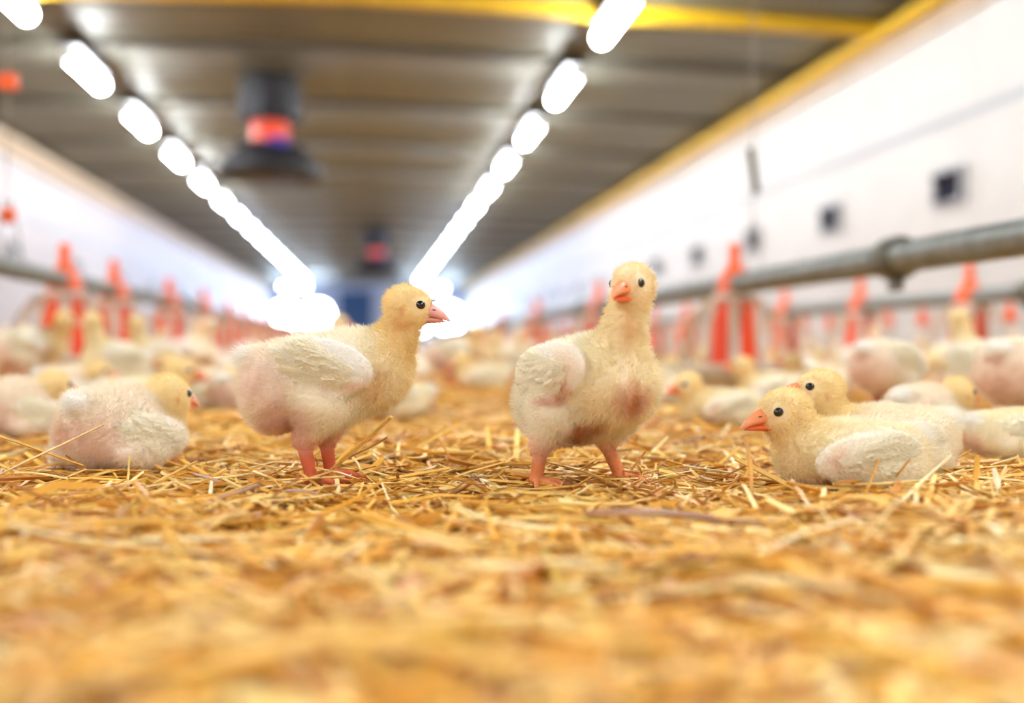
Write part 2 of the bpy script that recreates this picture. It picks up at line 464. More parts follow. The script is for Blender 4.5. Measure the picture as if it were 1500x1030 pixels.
for i in range(12):
    y = [3.25, 3.85][i] if i < 2 else 4.85 + 1.0 * (i - 2)
    put_feeder(XF0, y, 0.03, 'orange pan feeder on the left feed pipe, %s from the front' % ORD[i], 'feeders on the left pipe')
    FEEDERS.append((XF0, y))

# drinker line near the right wall with small orange cups
dl = empty('drinker_line', (XD, 2.0, .30))
MB().tube([(0, 0, 0), (0, 20, 0)], .014, 10).build('water_pipe', M['pale'], dl, True)
cupm = MB().lathe([(0, 0), (.012, 0), (.012, -.03), (.028, -.055), (.03, -.085), (0, -.085)], 12).mesh('drinker_cup', M['orange'], True)
for i in range(28): link('drinker_cup', cupm, dl, (0, .5 + .33 * i, -.01))
tag(dl, 'pale water pipe with small orange drinker cups near the right wall', 'drinker line')

# suspension of the lines
def suspension(x, y, zp, zadj, tilt, m, label, ball=False):
    r = empty('line_hanger', (x, y, zp))
    zt = ceil_z(x) - zp
    MB().tube([(0, 0, zt), (0, 0, zadj + .05)], .0022, 5).build('upper_cord', M['cord'], r)
    if ball:
        MB().lathe([(0, .022), (.012, .018), (.02, .008), (.022, 0), (.02, -.008), (.012, -.018), (0, -.022)], 16).build('ball_stop', M[m], r, True, (0, 0, zadj))
        MB().box((0, 0, zadj + .34), (.05, .03, .04), bevel=.005).build('pulley_block', M['orange'], r)
    else:
        MB().box((0, 0, zadj), (.020, .016, .125), Matrix.Rotation(tilt, 3, 'Y'), bevel=.003).build('cord_adjuster', M[m], r)
    for s in (-1, 1):
        MB().tube([(0, 0, zadj - (.02 if ball else .06)), (s * .004, s * .012, .18), (s * .01, s * .09, .02)], .002, 5).build('lower_cord', M['cord'], r)
    return tag(r, label, 'hanger')
ysus = yline(XF1, 1103)
d_ = at_depth(1103, 256, 1)
suspension(XF1, ysus, PIPE_Z, .30, -.14, 'steel_dark', 'thin cord with dark adjuster bar holding up the thick pipe')
yl = yline(XF0, 12)
suspension(XF0, yl, .31, .135, 0, 'orange', 'thin cord with orange ball stop holding up the left pipe', True)
# ------------------------------------------------------------------ chicks
YEL = np.array(lin(255, 232, 176)); CREAM = np.array(lin(255, 246, 228)); WHITE = np.array(lin(253, 250, 243))
PINK = np.array(lin(242, 206, 188)); SKIN = np.array(lin(240, 205, 170)); DIRT = np.array(lin(170, 100, 52))
LEG = np.array(lin(228, 140, 88)); LEGRED = np.array(lin(226, 114, 78))

def rotm(yaw=0, pitch=0, roll=0):    # x forward; pitch > 0 lifts the nose
    return np.array((Matrix.Rotation(math.radians(yaw), 3, 'Z') @ Matrix.Rotation(math.radians(-pitch), 3, 'Y') @ Matrix.Rotation(math.radians(roll), 3, 'X')))

class Prims(list):
    def E(s, c, r, rot=None, col=CREAM, fur=5.0, k=9.0):
        c = np.array(c, float); r = np.array(r, float); R = np.eye(3) if rot is None else rot
        def sd(p):
            q = (p - c) @ R
            k0 = np.sqrt(((q / r) ** 2).sum(-1)) + 1e-9; k1 = np.sqrt(((q / (r * r)) ** 2).sum(-1)) + 1e-9
            return k0 * (k0 - 1) / k1
        ext = np.abs(R) @ r
        s.append((sd, c - ext, c + ext, np.array(col), fur, k)); return s
    def C(s, a, b, ra, rb, col=CREAM, fur=5.0, k=9.0):
        a = np.array(a, float); b = np.array(b, float); ab = b - a; L2 = (ab * ab).sum()
        def sd(p):
            h = np.clip(((p - a) @ ab) / L2, 0, 1)
            return np.sqrt((((p - a) - h[..., None] * ab) ** 2).sum(-1)) - (ra + (rb - ra) * h)
        lo = np.minimum(a - ra, b - rb); hi = np.maximum(a + ra, b + rb)
        s.append((sd, lo, hi, np.array(col), fur, k)); return s

CORN = np.array([(i, j, k) for i in (0, 1) for j in (0, 1) for k in (0, 1)])
EDG = [(a, b) for a in range(8) for b in range(a + 1, 8) if np.abs(CORN[a] - CORN[b]).sum() == 1]
def surface(prims, h):
    lo = np.min([p[1] for p in prims], 0) - 4 * h; hi = np.max([p[2] for p in prims], 0) + 4 * h
    n = np.ceil((hi - lo) / h).astype(int) + 1
    F = np.full(n, 60.0)
    ax = [lo[i] + h * np.arange(n[i]) for i in range(3)]
    for sd, a, b, col, fur, k in prims:
        mg = k + 3 * h
        i0 = np.clip(np.floor((a - mg - lo) / h).astype(int), 0, n - 1); i1 = np.clip(np.ceil((b + mg - lo) / h).astype(int) + 1, 1, n)
        sl = tuple(slice(i0[i], i1[i]) for i in range(3))
        G = np.stack(np.meshgrid(*[ax[i][sl[i]] for i in range(3)], indexing='ij'), -1)
        d = sd(G); f = F[sl]
        hh = np.maximum(k - np.abs(f - d), 0) / k
        F[sl] = np.minimum(f, d) - hh * hh * k * 0.25
    S = F < 0
    m = n - 1
    cnt = sum(S[c[0]:c[0] + m[0], c[1]:c[1] + m[1], c[2]:c[2] + m[2]].astype(np.int8) for c in CORN)
    idx = np.argwhere((cnt > 0) & (cnt < 8))
    cv = np.stack([F[idx[:, 0] + c[0], idx[:, 1] + c[1], idx[:, 2] + c[2]] for c in CORN], 1)
    acc = np.zeros((len(idx), 3)); num = np.zeros(len(idx))
    for a, b in EDG:
        va, vb = cv[:, a], cv[:, b]; x = (va < 0) != (vb < 0)
        t = np.where(x, va / np.where(x, va - vb, 1), 0)
        acc += np.where(x[:, None], CORN[a] + t[:, None] * (CORN[b] - CORN[a]), 0); num += x
    V = lo + h * (idx + acc / num[:, None])
    ID = np.full(m, -1, int); ID[idx[:, 0], idx[:, 1], idx[:, 2]] = np.arange(len(idx))
    faces = []
    for d in range(3):
        u, v = (d + 1) % 3, (d + 2) % 3
        A = [slice(0, n[i]) for i in range(3)]; B = list(A)
        A[d] = slice(0, n[d] - 1); B[d] = slice(1, n[d])
        sa, sb = S[tuple(A)], S[tuple(B)]
        e = np.argwhere(sa != sb)
        ok = (e[:, u] > 0) & (e[:, v] > 0) & (e[:, u] < m[u]) & (e[:, v] < m[v]); e = e[ok]
        ins = sa[e[:, 0], e[:, 1], e[:, 2]]
        def cell(du, dv):
            q = e.copy(); q[:, u] -= du; q[:, v] -= dv
            return ID[q[:, 0], q[:, 1], q[:, 2]]
        q = np.stack([cell(1, 1), cell(0, 1), cell(0, 0), cell(1, 0)], 1)
        q[~ins] = q[~ins][:, ::-1]
        faces.append(q)
    return V, np.concatenate(faces)

def attr_at(V, prims, tau=2.5):
    D = np.stack([p[0](V) for p in prims], 1)
    W = np.exp(-np.clip(D - D.min(1, keepdims=True), 0, 60) / tau); W /= W.sum(1, keepdims=True)
    return W @ np.array([p[3] for p in prims]), W @ np.array([p[4] for p in prims])

def mesh_np(name, V, F, m, cols=None, sm=True):
    me = bpy.data.meshes.new(name)
    nv, nf, k = len(V), len(F), F.shape[1]
    me.vertices.add(nv); me.vertices.foreach_set('co', np.asarray(V, np.float32).ravel())
    me.loops.add(nf * k); me.loops.foreach_set('vertex_index', F.astype(np.int32).ravel())
    me.polygons.add(nf); me.polygons.foreach_set('loop_start', np.arange(0, nf * k, k, dtype=np.int32))
    me.polygons.foreach_set('use_smooth', np.full(nf, sm))
    me.update(calc_edges=True)
    if cols is not None:
        a = me.attributes.new('col', 'FLOAT_COLOR', 'POINT')
        a.data.foreach_set('color', np.concatenate([cols, np.ones((nv, 1))], 1).astype(np.float32).ravel())
    me.materials.append(m)
    return me

_ph = RNG.uniform(0, 6.28, (8, 3)); _fr = RNG.normal(0, 1, (8, 3))
def wob(p, s):                       # cheap smooth vector noise
    out = np.zeros(p.shape)
    for i in range(8):
        a = (p / s) @ _fr[i]
        out += np.sin(a[:, None] + _ph[i]) / 8 * 2.2
    return out

def vnormals(V, F):
    n = np.cross(V[F[:, 2]] - V[F[:, 0]], V[F[:, 3]] - V[F[:, 1]])
    N = np.zeros_like(V)
    for j in range(4): np.add.at(N, F[:, j], n)
    return N / (np.linalg.norm(N, axis=1, keepdims=True) + 1e-12), np.linalg.norm(n, axis=1) / 2

def fluff_curves(V, F, cols, fur, count, head, eyes, rad, lscale=1.0):
    N, area = vnormals(V, F)
    ff = fur[F].mean(1)
    w = area * (ff > 0.8)
    w /= w.sum()
    fi = RNG.choice(len(F), count, p=w)
    u = RNG.dirichlet((1, 1, 1, 1), count)
    P = (V[F[fi]] * u[..., None]).sum(1); n = (N[F[fi]] * u[..., None]).sum(1); n /= np.linalg.norm(n, axis=1, keepdims=True)
    c = (cols[F[fi]] * u[..., None]).sum(1); L = (fur[F[fi]] * u).sum(1) * lscale
    keep = np.ones(count, bool)
    for e in eyes: keep &= np.linalg.norm(P - e, axis=1) > 7.0
    keep &= P[:, 2] > 1.5
    P, n, c, L = P[keep], n[keep], c[keep], L[keep]
    hd = head
    flow = np.array([-1.0, 0, -0.35])[None] * np.ones_like(P)
    dh = np.linalg.norm(P - hd['pos'], axis=1)
    isH = np.clip(1.6 - dh / 22, 0, 1)[:, None]
    flow = flow * (1 - isH) + isH * (-hd['R'][:, 0][None] + np.array([0, 0, -0.5])[None])
    flow = flow + 0.55 * wob(P, 9.0) + 0.35 * wob(P, 2.6)
    flow -= (flow * n).sum(1, keepdims=True) * n
    flow /= np.linalg.norm(flow, axis=1, keepdims=True) + 1e-9
    cnt = len(P)
    rnd = RNG.normal(0, 0.20, (cnt, 3))
    L = L * RNG.uniform(0.6, 1.3, cnt) * 1.35
    # tufts: neighbouring strands lean to a common tip
    cell = np.floor(P / 3.4 + 0.5 * wob(P, 4.0)).astype(np.int64)
    key = (cell[:, 0] * 73856093) ^ (cell[:, 1] * 19349663) ^ (cell[:, 2] * 83492791)
    _, inv = np.unique(key, return_inverse=True)
    m = inv.max() + 1
    num = np.bincount(inv, minlength=m)[:, None]
    ctr = np.stack([np.bincount(inv, P[:, i], m) for i in range(3)], 1) / num
    tl = RNG.normal(0, .34, (m, 3))
    stray = RNG.random(cnt) < 0.08
    d0 = n * 0.85 + flow * 0.5 + rnd + tl[inv] * .6; d0[stray] = (n + 0.8 * rnd)[stray]
    d0 /= np.linalg.norm(d0, axis=1, keepdims=True)
    d1 = d0 * 0.75 + flow * 0.45 + tl[inv] * .5; d1 /= np.linalg.norm(d1, axis=1, keepdims=True)
    d1[stray] = d0[stray]
    pull = (ctr[inv] - P) * np.where(stray, 0, .6)[:, None]
    p1 = P + d0 * (L * .35)[:, None] + pull * .25
    p2 = p1 + (d0 + d1) * .5 * (L * .33)[:, None] + pull * .3
    p3 = p2 + d1 * (L * .32)[:, None] + pull * .35
    pts = np.stack([P - n * 0.4, p1, p2, p3], 1)
    hc = bpy.data.hair_curves.new('down_fluff')
    hc.add_curves([4] * cnt)
    hc.attributes['position'].data.foreach_set('vector', (pts * 1e-3).astype(np.float32).ravel())
    ra = hc.attributes.get('radius') or hc.attributes.new('radius', 'FLOAT', 'POINT')
    ra.data.foreach_set('value', np.tile(np.array([1, .8, .55, .15]) * rad * 1e-3, cnt).astype(np.float32))
    a = hc.attributes.new('col', 'FLOAT_COLOR', 'CURVE')
    c = np.clip(c * RNG.uniform(0.9, 1.1, (cnt, 1)), 0, 0.98)
    a.data.foreach_set('color', np.concatenate([c, np.ones((cnt, 1))], 1).astype(np.float32).ravel())
    hc.materials.append(M['fluff'])
    return hc

def beak_mesh(hd, cu, cl, open_=0.0):
    """upper and lower mandible lofted in the head's frame (mm)"""
    Vs, Fs, Cs = [], [], []
    def loft(secs, c0, c1):
        base = sum(len(v) for v in Vs); seg = 12; vv = []
        for i, (x, zc, hw, ht, hb) in enumerate(secs):
            for k in range(seg):
                a = 2 * math.pi * k / seg
                s, co = math.sin(a), math.cos(a)
                vv.append((x, hw * co * (1 - 0.25 * max(s, 0)), zc + (ht if s > 0 else hb) * s))
                t = i / (len(secs) - 1); Cs.append(np.array(c0) * (1 - t) + np.array(c1) * t)
        Vs.append(np.array(vv))
        for i in range(len(secs) - 1):
            for k in range(seg):
                Fs.append((base + i * seg + k, base + i * seg + (k + 1) % seg, base + (i + 1) * seg + (k + 1) % seg, base + (i + 1) * seg + k))
        for i in (0, len(secs) - 1):
            for k in range(0, seg // 2 - 1):
                q = [base + i * seg + j for j in (k, k + 1, seg - 2 - k, seg - 1 - k)]
                Fs.append(tuple(q))
    #        x    zc    hw   top  bottom
    loft([(10, -2.0, 7.6, 7.4, 5.0), (15, -2.4, 7.4, 7.6, 4.8), (19, -3.0, 6.8, 7.4, 4.4), (23.5, -4.2, 5.5, 6.6, 3.6), (28, -6.0, 3.6, 5.0, 2.5),
          (31.5, -7.8, 1.7, 3.0, 1.3), (34, -9.2, .6, 1.4, .7), (34.6, -9.7, .2, .4, .3)], cu, np.array(cu) * .55 + .45 * np.array(lin(250, 205, 180)))
    z = -open_
    loft([(9.5, -10.5, 7.6, 1.6, 2.2), (14, -9.4 + z * .3, 7.2, 2.2, 3.0), (19, -8.8 + z * .6, 5.8, 2.2, 3.0), (24, -9.0 + z * .9, 4.0, 1.8, 2.2), (28.5, -9.6 + z, 2.0, .9, 1.2), (31, -10.0 + z, .5, .3, .4)],
         cl, np.array(cl))
    V = np.concatenate(Vs); V = V * hd.get('s', 1.0) @ hd['R'].T + hd['pos']
    return mesh_np('beak', V * 1e-3, np.array(Fs), M['beak'], np.array(Cs))

_s = bmesh.new(); bmesh.ops.create_uvsphere(_s, u_segments=20, v_segments=12, radius=1.0)
EYE = bpy.data.meshes.new('eye'); _s.to_mesh(EYE); _s.free(); EYE.materials.append(M['eye']); smooth(EYE)

M['nostril'] = mat('nostril_dark', lin(120, 50, 36), .7)
NOSTRIL = EYE.copy(); NOSTRIL.materials.clear(); NOSTRIL.materials.append(M['nostril'])

def add_head(pr, pos, yaw=0, pitch=0, roll=0, col=YEL, s=1.0, face=None):
    R = rotm(yaw, pitch, roll); pos = np.array(pos, float)
    T = lambda v: pos + R @ (np.array(v, float) * s)
    fc = SKIN * .4 + col * .6 if face is None else face
    pr.E(T((-4, 0, 2)), np.array((18, 15.5, 16)) * s, R, col, 3.2, 7)
    pr.E(T((-.5, 0, -6)), np.array((15, 14, 12.5)) * s, R, col, 3.0, 6)
    pr.E(T((9, 0, -2)), np.array((9.5, 8.5, 8.5)) * s, R, fc, 1.2, 5)
    pr.E(T((5, 0, 6.5)), np.array((11, 9, 7)) * s, R, col, 2.0, 5)
    for e in (-1, 1):
        pr.E(T((8.2, e * 10.2, 2.2)), np.array((6.2, 2.8, 5.6)) * s, R, fc, .5, 2.5)
    eyes = [T((8.4, e * 11.3, 2.4)) for e in (-1, 1)]
    return dict(pos=pos, R=R, eyes=eyes, s=s)

def add_leg(pr, hip, hock, foot, yaw, col=LEG, thigh=22, tcol=CREAM):
    hip, hock, foot = [np.array(v, float) for v in (hip, hock, foot)]
    pr.C(hip, hock + (hip - hock) * .12, thigh, 9.5, tcol, 4.2, 10)
    pr.C(hock + (hip - hock) * .1, hock, 8.5, 6.6, tcol * .35 + col * .65, .4, 4)
    pr.C(hock, foot + np.array((0, 0, 4.5)), 6.4, 5.0, col, 0, 3)
    pr.E(foot + np.array((0, 0, 4.5)), (6.5, 6.5, 5), None, col, 0, 3)
    for a, L in ((0, 32), (38, 27), (-38, 27), (175, 14)):
        d = np.array((math.cos(math.radians(yaw + a)), math.sin(math.radians(yaw + a)), 0))
        mid = foot + d * L * .55 + np.array((0, 0, 4.2)); tip = foot + d * L + np.array((0, 0, 2))
        pr.C(foot + np.array((0, 0, 4)), mid, 3.6, 3.0, col, 0, 2.5)
        pr.C(mid, tip, 3.0, 1.7, col, 0, 1.5)

def add_wing(pr, c, r, side, pitch=0, yaw=0, col=WHITE, roll=0):
    R = rotm(side * yaw, pitch, side * roll)
    pr.E((c[0], side * c[1], c[2]), r, R, col, 2.0, 6)
    return (np.array((c[0], side * c[1], c[2])), np.array(r, float), R, side)

def feathers_curves(wg, prims, n=7):
    """short quills and coverts: each is a fan of soft barbs laid onto the wing's own surface"""
    c, r, R, side = wg
    near = [p for p in prims if np.all(p[1] - 8 < c + 60) and np.all(p[2] + 8 > c - 60)]
    Q, Off, Col = [], [], []
    base = np.array(lin(255, 250, 230))
    for row in range(3):
        for i in range(n):
            t = i / (n - 1)
            L = 30 - 6 * row + 6 * math.sin(3 * t); Wd = 12.5 - 1.0 * row
            root = np.array((r[0] * (.66 - .2 * (row == 0) - .95 * t), 0, r[2] * ((-.60, -.26, .10)[row] + .62 * t)))
            ang = math.radians(10 - 22 * t + RNG.normal(0, 4))
            d = np.array((-math.cos(ang), 0, -math.sin(ang))); wv = np.array((d[2], 0, -d[0]))
            lift = .6 + .75 * row + .12 * i
            col = base * RNG.uniform(.93, 1.0)
            nb = 34
            for k in range(nb):
                q = k / (nb - 1) * .97
                qe = min(1.0, q + .24)
                for sd in (-1, 1):
                    wid = Wd * .5 * (max(0.0, math.sin(math.pi * (0.18 + 0.78 * qe))) ** .5) * RNG.uniform(.85, 1.08)
                    e = root + d * L * (qe + RNG.normal(0, .02)) + wv * wid * sd
                    a = root + d * L * q
                    m1 = a * .62 + e * .38 + d * 1.0; m2 = a * .28 + e * .72 + d * 1.0
                    for p, h_, qq in ((a, .5, q), (m1, .35, q + .1), (m2, .1, q + .17), (e, -.25, qe)):
                        Q.append(p); Off.append(lift + h_ + .8 * qq * qq)
                    Col.append(col * RNG.uniform(.94, 1.02))
    Q = np.array(Q); Off = np.array(Off)
    ys = np.linspace(18, -30, 97)
    D = np.full((len(Q), len(ys)), 1e3)
    G = np.repeat(Q[:, None, :], len(ys), 1); G[:, :, 1] = ys[None] * side
    W = c + G @ R.T
    for p in near: D = np.minimum(D, p[0](W))
    ins = D < 0.6
    hit = np.where(ins.any(1), ys[ins.argmax(1)], -30)
    hit = np.where(hit < -6, -6 + (hit + 6) * .35, hit)
    Q[:, 1] = side * (hit + Off)
    V = (c + Q @ R.T) * 1e-3
    cnt = len(V) // 4
    hc = bpy.data.hair_curves.new('wing_feathers'); hc.add_curves([4] * cnt)
    hc.attributes['position'].data.foreach_set('vector', V.astype(np.float32).ravel())
    ra = hc.attributes.get('radius') or hc.attributes.new('radius', 'FLOAT', 'POINT')
    ra.data.foreach_set('value', np.tile(np.array([.42, .42, .36, .16]) * 1e-3, cnt).astype(np.float32))
    a = hc.attributes.new('col', 'FLOAT_COLOR', 'CURVE')
    a.data.foreach_set('color', np.concatenate([np.clip(np.array(Col), 0, .99), np.ones((cnt, 1))], 1).astype(np.float32).ravel())
    hc.materials.append(M['fluff'])
    return hc

def build_chick(P, h=1.5, fluff=22000, name='chick', frad=.17):
    pr, hd = P['prims'], P['head']
    V, F = surface(pr, h)
    cols, fur = attr_at(V, pr)
    ears = [(hd['pos'] + hd['R'] @ (np.array((-5.5, e * 13.5, -4)) * hd['s']), (2.6, 3.5, 4.2), lin(208, 112, 66), .6, 1.0) for e in (-1, 1)]
    for c, r, col, st, *fl in P.get('spots', []) + ears:
        d = np.linalg.norm((V - np.array(c)) / np.array(r), axis=1) + 0.35 * wob(V, 5.0).mean(1)
        wgt = np.clip(1.25 - d, 0, 1)[:, None] * st
        cols = cols * (1 - wgt) + np.array(col) * wgt
        if fl: fur = fur * (1 - wgt[:, 0]) + fl[0] * wgt[:, 0]
    root = empty(name)
    link('body', mesh_np('body', V * 1e-3, F, M['skin'], cols * .93), root)
    bk = link('beak', beak_mesh(hd, P['beak'][0], P['beak'][1], P.get('open', 0)), root)
    if fluff:
        for e in (-1, 1):
            q = hd['pos'] + hd['R'] @ (np.array((20.0, e * 5.3, -.6)) * hd['s'])
            o = link('nostril', NOSTRIL, bk, Vector(q * 1e-3)); o.rotation_euler = Matrix(hd['R'].tolist()).to_euler(); o.scale = (1.9e-3, .9e-3, .6e-3)
    for e in hd['eyes']:
        o = link('eye', EYE, root, Vector(e * 1e-3)); s = 4.7e-3 * (.5 + .5 * hd['s'])
        o.rotation_euler = Matrix(hd['R'].tolist()).to_euler(); o.scale = (s, s * .75, s * .84)
    if fluff:
        fo = link('down_fluff', fluff_curves(V, F, cols, fur, fluff, hd, hd['eyes'], frad, P.get('flen', 1.0)), root)
        tag(fo, kind='stuff')
    if P.get('wings') and P.get('feathers', True):
        for wg in P['wings']: link('wing_feathers', feathers_curves(wg, pr), root)
    return root

OB = (lin(246, 146, 84), lin(240, 112, 62))          # orange beak
PB = (lin(236, 172, 170), lin(228, 162, 154))        # pinkish beak

def pose_profile():                  # standing, seen from the side
    p = Prims()
    p.E((-2, 0, 84), (60, 37, 37), rotm(0, 2), CREAM, 5)
    p.E((-37, 0, 78), (28, 35, 36), None, CREAM * .8 + PINK * .2, 5)
    p.E((43, 0, 92), (27, 31, 31), rotm(0, 40), CREAM * .5 + YEL * .5, 5)
    p.E((20, 0, 106), (36, 28, 20), rotm(0, 8), CREAM, 5)
    p.C((54, 0, 98), (70, 0, 136), 21, 13.5, YEL * .95, 5, 12)
    p.E((-57, 0, 103), (11, 12, 7), rotm(0, -10), WHITE, 7, 9)
    hd = add_head(p, (75, 0, 146), 0, -4, 0, YEL * .97)
    add_leg(p, (4, -22, 66), (-12, -17, 36), (-5, -15, 0), 4, LEGRED, 23)
    add_leg(p, (10, 22, 66), (2, 17, 34), (6, 15, 0), -6, LEGRED, 23)
    wg = [add_wing(p, (8, 36, 98), (40, 8, 22), s, -12, 4, WHITE) for s in (-1, 1)]
    sp = [((-22, 0, 50), (26, 60, 22), lin(206, 140, 132), .65, 1.8), ((-45, -30, 84), (26, 26, 30), lin(248, 226, 216), .6),
          ((72, -16, 130), (16, 10, 8), lin(226, 170, 100), .35), ((50, -36, 78), (14, 14, 22), lin(222, 178, 112), .35),
          ((30, -44, 80), (20, 8, 6), lin(238, 186, 160), .5)]
    return dict(prims=p, head=hd, beak=PB, wings=wg, spots=sp)

def pose_pecking():                  # standing with the head down at the litter
    p = Prims()
    p.E((-2, 0, 82), (58, 38, 37), rotm(0, -12), CREAM, 5)
    p.E((-36, 0, 82), (28, 36, 36), None, CREAM * .7 + PINK * .3, 5)
    p.E((40, 0, 72), (28, 32, 31), rotm(0, -20), CREAM * .6 + YEL * .4, 5)
    p.C((50, 0, 74), (86, 0, 48), 21, 14, YEL * .95, 5, 12)
    p.E((-56, 0, 110), (11, 12, 8), rotm(0, -10), WHITE, 7, 9)
    hd = add_head(p, (96, 0, 40), 0, -38, 0, YEL * .97)
    add_leg(p, (4, -22, 62), (-12, -17, 36), (-5, -15, 0), 4, LEGRED, 23)
    add_leg(p, (10, 22, 62), (2, 17, 34), (6, 15, 0), -6, LEGRED, 23)
    wg = [add_wing(p, (6, 37, 92), (42, 8, 22), s, -22, 4, WHITE) for s in (-1, 1)]
    sp = [((-58, 0, 70), (20, 40, 30), lin(236, 196, 172), .6), ((-60, 6, 96), (10, 14, 8), lin(206, 132, 96), .5)]
    return dict(prims=p, head=hd, beak=OB, wings=wg, spots=sp)

def pose_upright():                  # standing tall, head turned to its right
    p = Prims()
    p.E((-10, 0, 78), (56, 40, 40), rotm(0, 24), CREAM, 5)
    p.E((-40, 0, 68), (26, 34, 32), None, CREAM, 5)
    p.E((25, 0, 86), (32, 37, 37), rotm(0, 50), CREAM * .6 + YEL * .4, 5.5)
    p.C((30, 0, 100), (42, 0, 148), 19.5, 13.2, CREAM * .5 + YEL * .5, 5, 11)
    p.E((-58, 0, 92), (12, 12, 12), None, WHITE, 6, 9)
    hd = add_head(p, (44, 0, 160), -77, 0, 0, YEL * .7 + CREAM * .3, 1.0)
    add_leg(p, (-14, -26, 58), (-26, -29, 32), (-30, -30, 0), -8, LEG, 21)
    add_leg(p, (8, 26, 58), (-4, 26, 35), (4, 36, 0), 5, LEG, 20)
    wg = [add_wing(p, (-8, 37, 94), (40, 8, 23), s, 10, 6, WHITE * .5 + CREAM * .5) for s in (-1, 1)]
    sp = [((8, -36, 80), (16, 14, 9), lin(206, 126, 70), .6, 2.6), ((-6, -42, 70), (16, 12, 5), lin(200, 120, 64), .5),
          ((52, -10, 72), (11, 13, 14), lin(200, 108, 30), .85, 4.0), ((22, -18, 46), (28, 20, 9), lin(190, 104, 30), .85, 4.0), ((-4, -10, 38), (20, 16, 7), lin(166, 86, 26), .8),
          ((52, -14, 128), (8, 9, 20), lin(236, 190, 128), .6), ((12, -40, 98), (18, 10, 12), lin(240, 206, 176), .6)]
    return dict(prims=p, head=hd, beak=OB, wings=wg, spots=sp, open=1.0)

def pose_lying(headz=64, hx=60, hyaw=0, hpitch=0, hump=0, tail=True, seed=0, headcol=None, body=CREAM, hroll=0, hy=0, spots=None, beak=OB, wf=True, wcol=None):
    p = Prims()
    p.E((-2, 0, 27 + hump * .4), (57, 39, 29 + hump * .6), rotm(0, -2), body, 4.6)
    p.E((-34, 0, 27 + hump * .6), (26, 35, 28 + hump * .5), None, body, 4.6)
    p.E((40, hy * .3, 28), (26, 31, 28), None, body * .5 + YEL * .5, 4.6)
    p.E((10, 0, 38 + hump), (42, 30, 20), None, body, 4.6)
    p.C((46, hy * .5, 36), (hx - 4, hy, headz - 6), 20, 14, YEL * .95, 4.0, 12)
    for s in (-1, 1): p.E((-8, s * 34, 16), (38, 14, 16), None, body, 4.2)
    if tail: p.E((-52, 0, 44 + hump), (11, 12, 9), rotm(0, -35), WHITE, 6.5, 9)
    hd = add_head(p, (hx, hy, headz), hyaw, hpitch, hroll, YEL * .9 + CREAM * .1 if headcol is None else headcol, 1.12)
    wg = [add_wing(p, (6, 38, 30), (46, 8, 20), s, -8, 3, (WHITE * .4 + body * .6) if wcol is None else wcol) for s in (-1, 1)]
    for s in (-1, 1):
        for a in (-30, 0, 30):
            d = np.array((math.cos(math.radians(a)), math.sin(math.radians(a)), 0))
            p.C((26, s * 20, 4), np.array((26, s * 20, 3)) + d * 24, 3.2, 1.8, LEG, 0, 2.5)
    sp = spots if spots is not None else [((30, 44, 26), (18, 10, 12), lin(238, 192, 160), .6), ((10, 44, 22), (22, 8, 10), lin(246, 220, 196), .5), ((-60, 0, 12), (14, 30, 16), lin(214, 150, 122), .6)]
    return dict(prims=p, head=hd, beak=beak, wings=wg, spots=sp, feathers=wf)

def place(o, pos, theta, scale=1.0):
    o.location = (pos.x, pos.y, pos.z); o.rotation_euler = (0, 0, heading(theta)); o.scale = (scale,) * 3
    return o

PA, PU = pose_profile(), pose_upright()
c1 = build_chick(PA, 1.5, 34000)
place(c1, ground(470, 706), 2)
tag(c1, 'cream chick standing in profile facing right, bright rim light on its back', 'chick', 'chicks in the flock')
c2 = build_chick(PU, 1.5, 34000)
place(c2, ground(862, 712), -45)
tag(c2, 'upright chick standing tall with dirty breast, looking at the viewer', 'chick', 'chicks in the flock')
PL = pose_lying(63, 64, 6, -3, -4, body=CREAM * .72 + YEL * .28)
c3 = build_chick(PL, 1.5, 30000)
place(c3, ground(1252, 714), 186, .95)
tag(c3, 'pale yellow chick lying in front at right, orange beak pointing left', 'chick', 'chicks in the flock')
PL2 = pose_lying(77, 68, -4, 9, 3, True, headcol=YEL * .9 + .1 * SKIN, body=CREAM * .8 + YEL * .12 + .08 * PINK)
c4 = build_chick(PL2, 1.5, 26000)
place(c4, ground(1302, 690), 178, .95)
tag(c4, 'chick lying just behind the front right chick, head raised over it', 'chick', 'chicks in the flock')
PL3 = pose_lying(65, 48, -12, -4, 17, True, body=CREAM * .82 + PINK * .18, hy=-24, beak=(lin(240, 160, 120), lin(236, 140, 100)),
                 spots=[((-62, 6, 34), (20, 22, 14), lin(232, 184, 160), .6, 3), ((-50, -20, 26), (26, 24, 28), lin(244, 214, 198), .6)])
c5 = build_chick(PL3, 1.5, 30000)
place(c5, ground(172, 684), 72)
tag(c5, 'fluffy pinkish chick lying at left with its rump towards the viewer', 'chick', 'chicks in the flock')

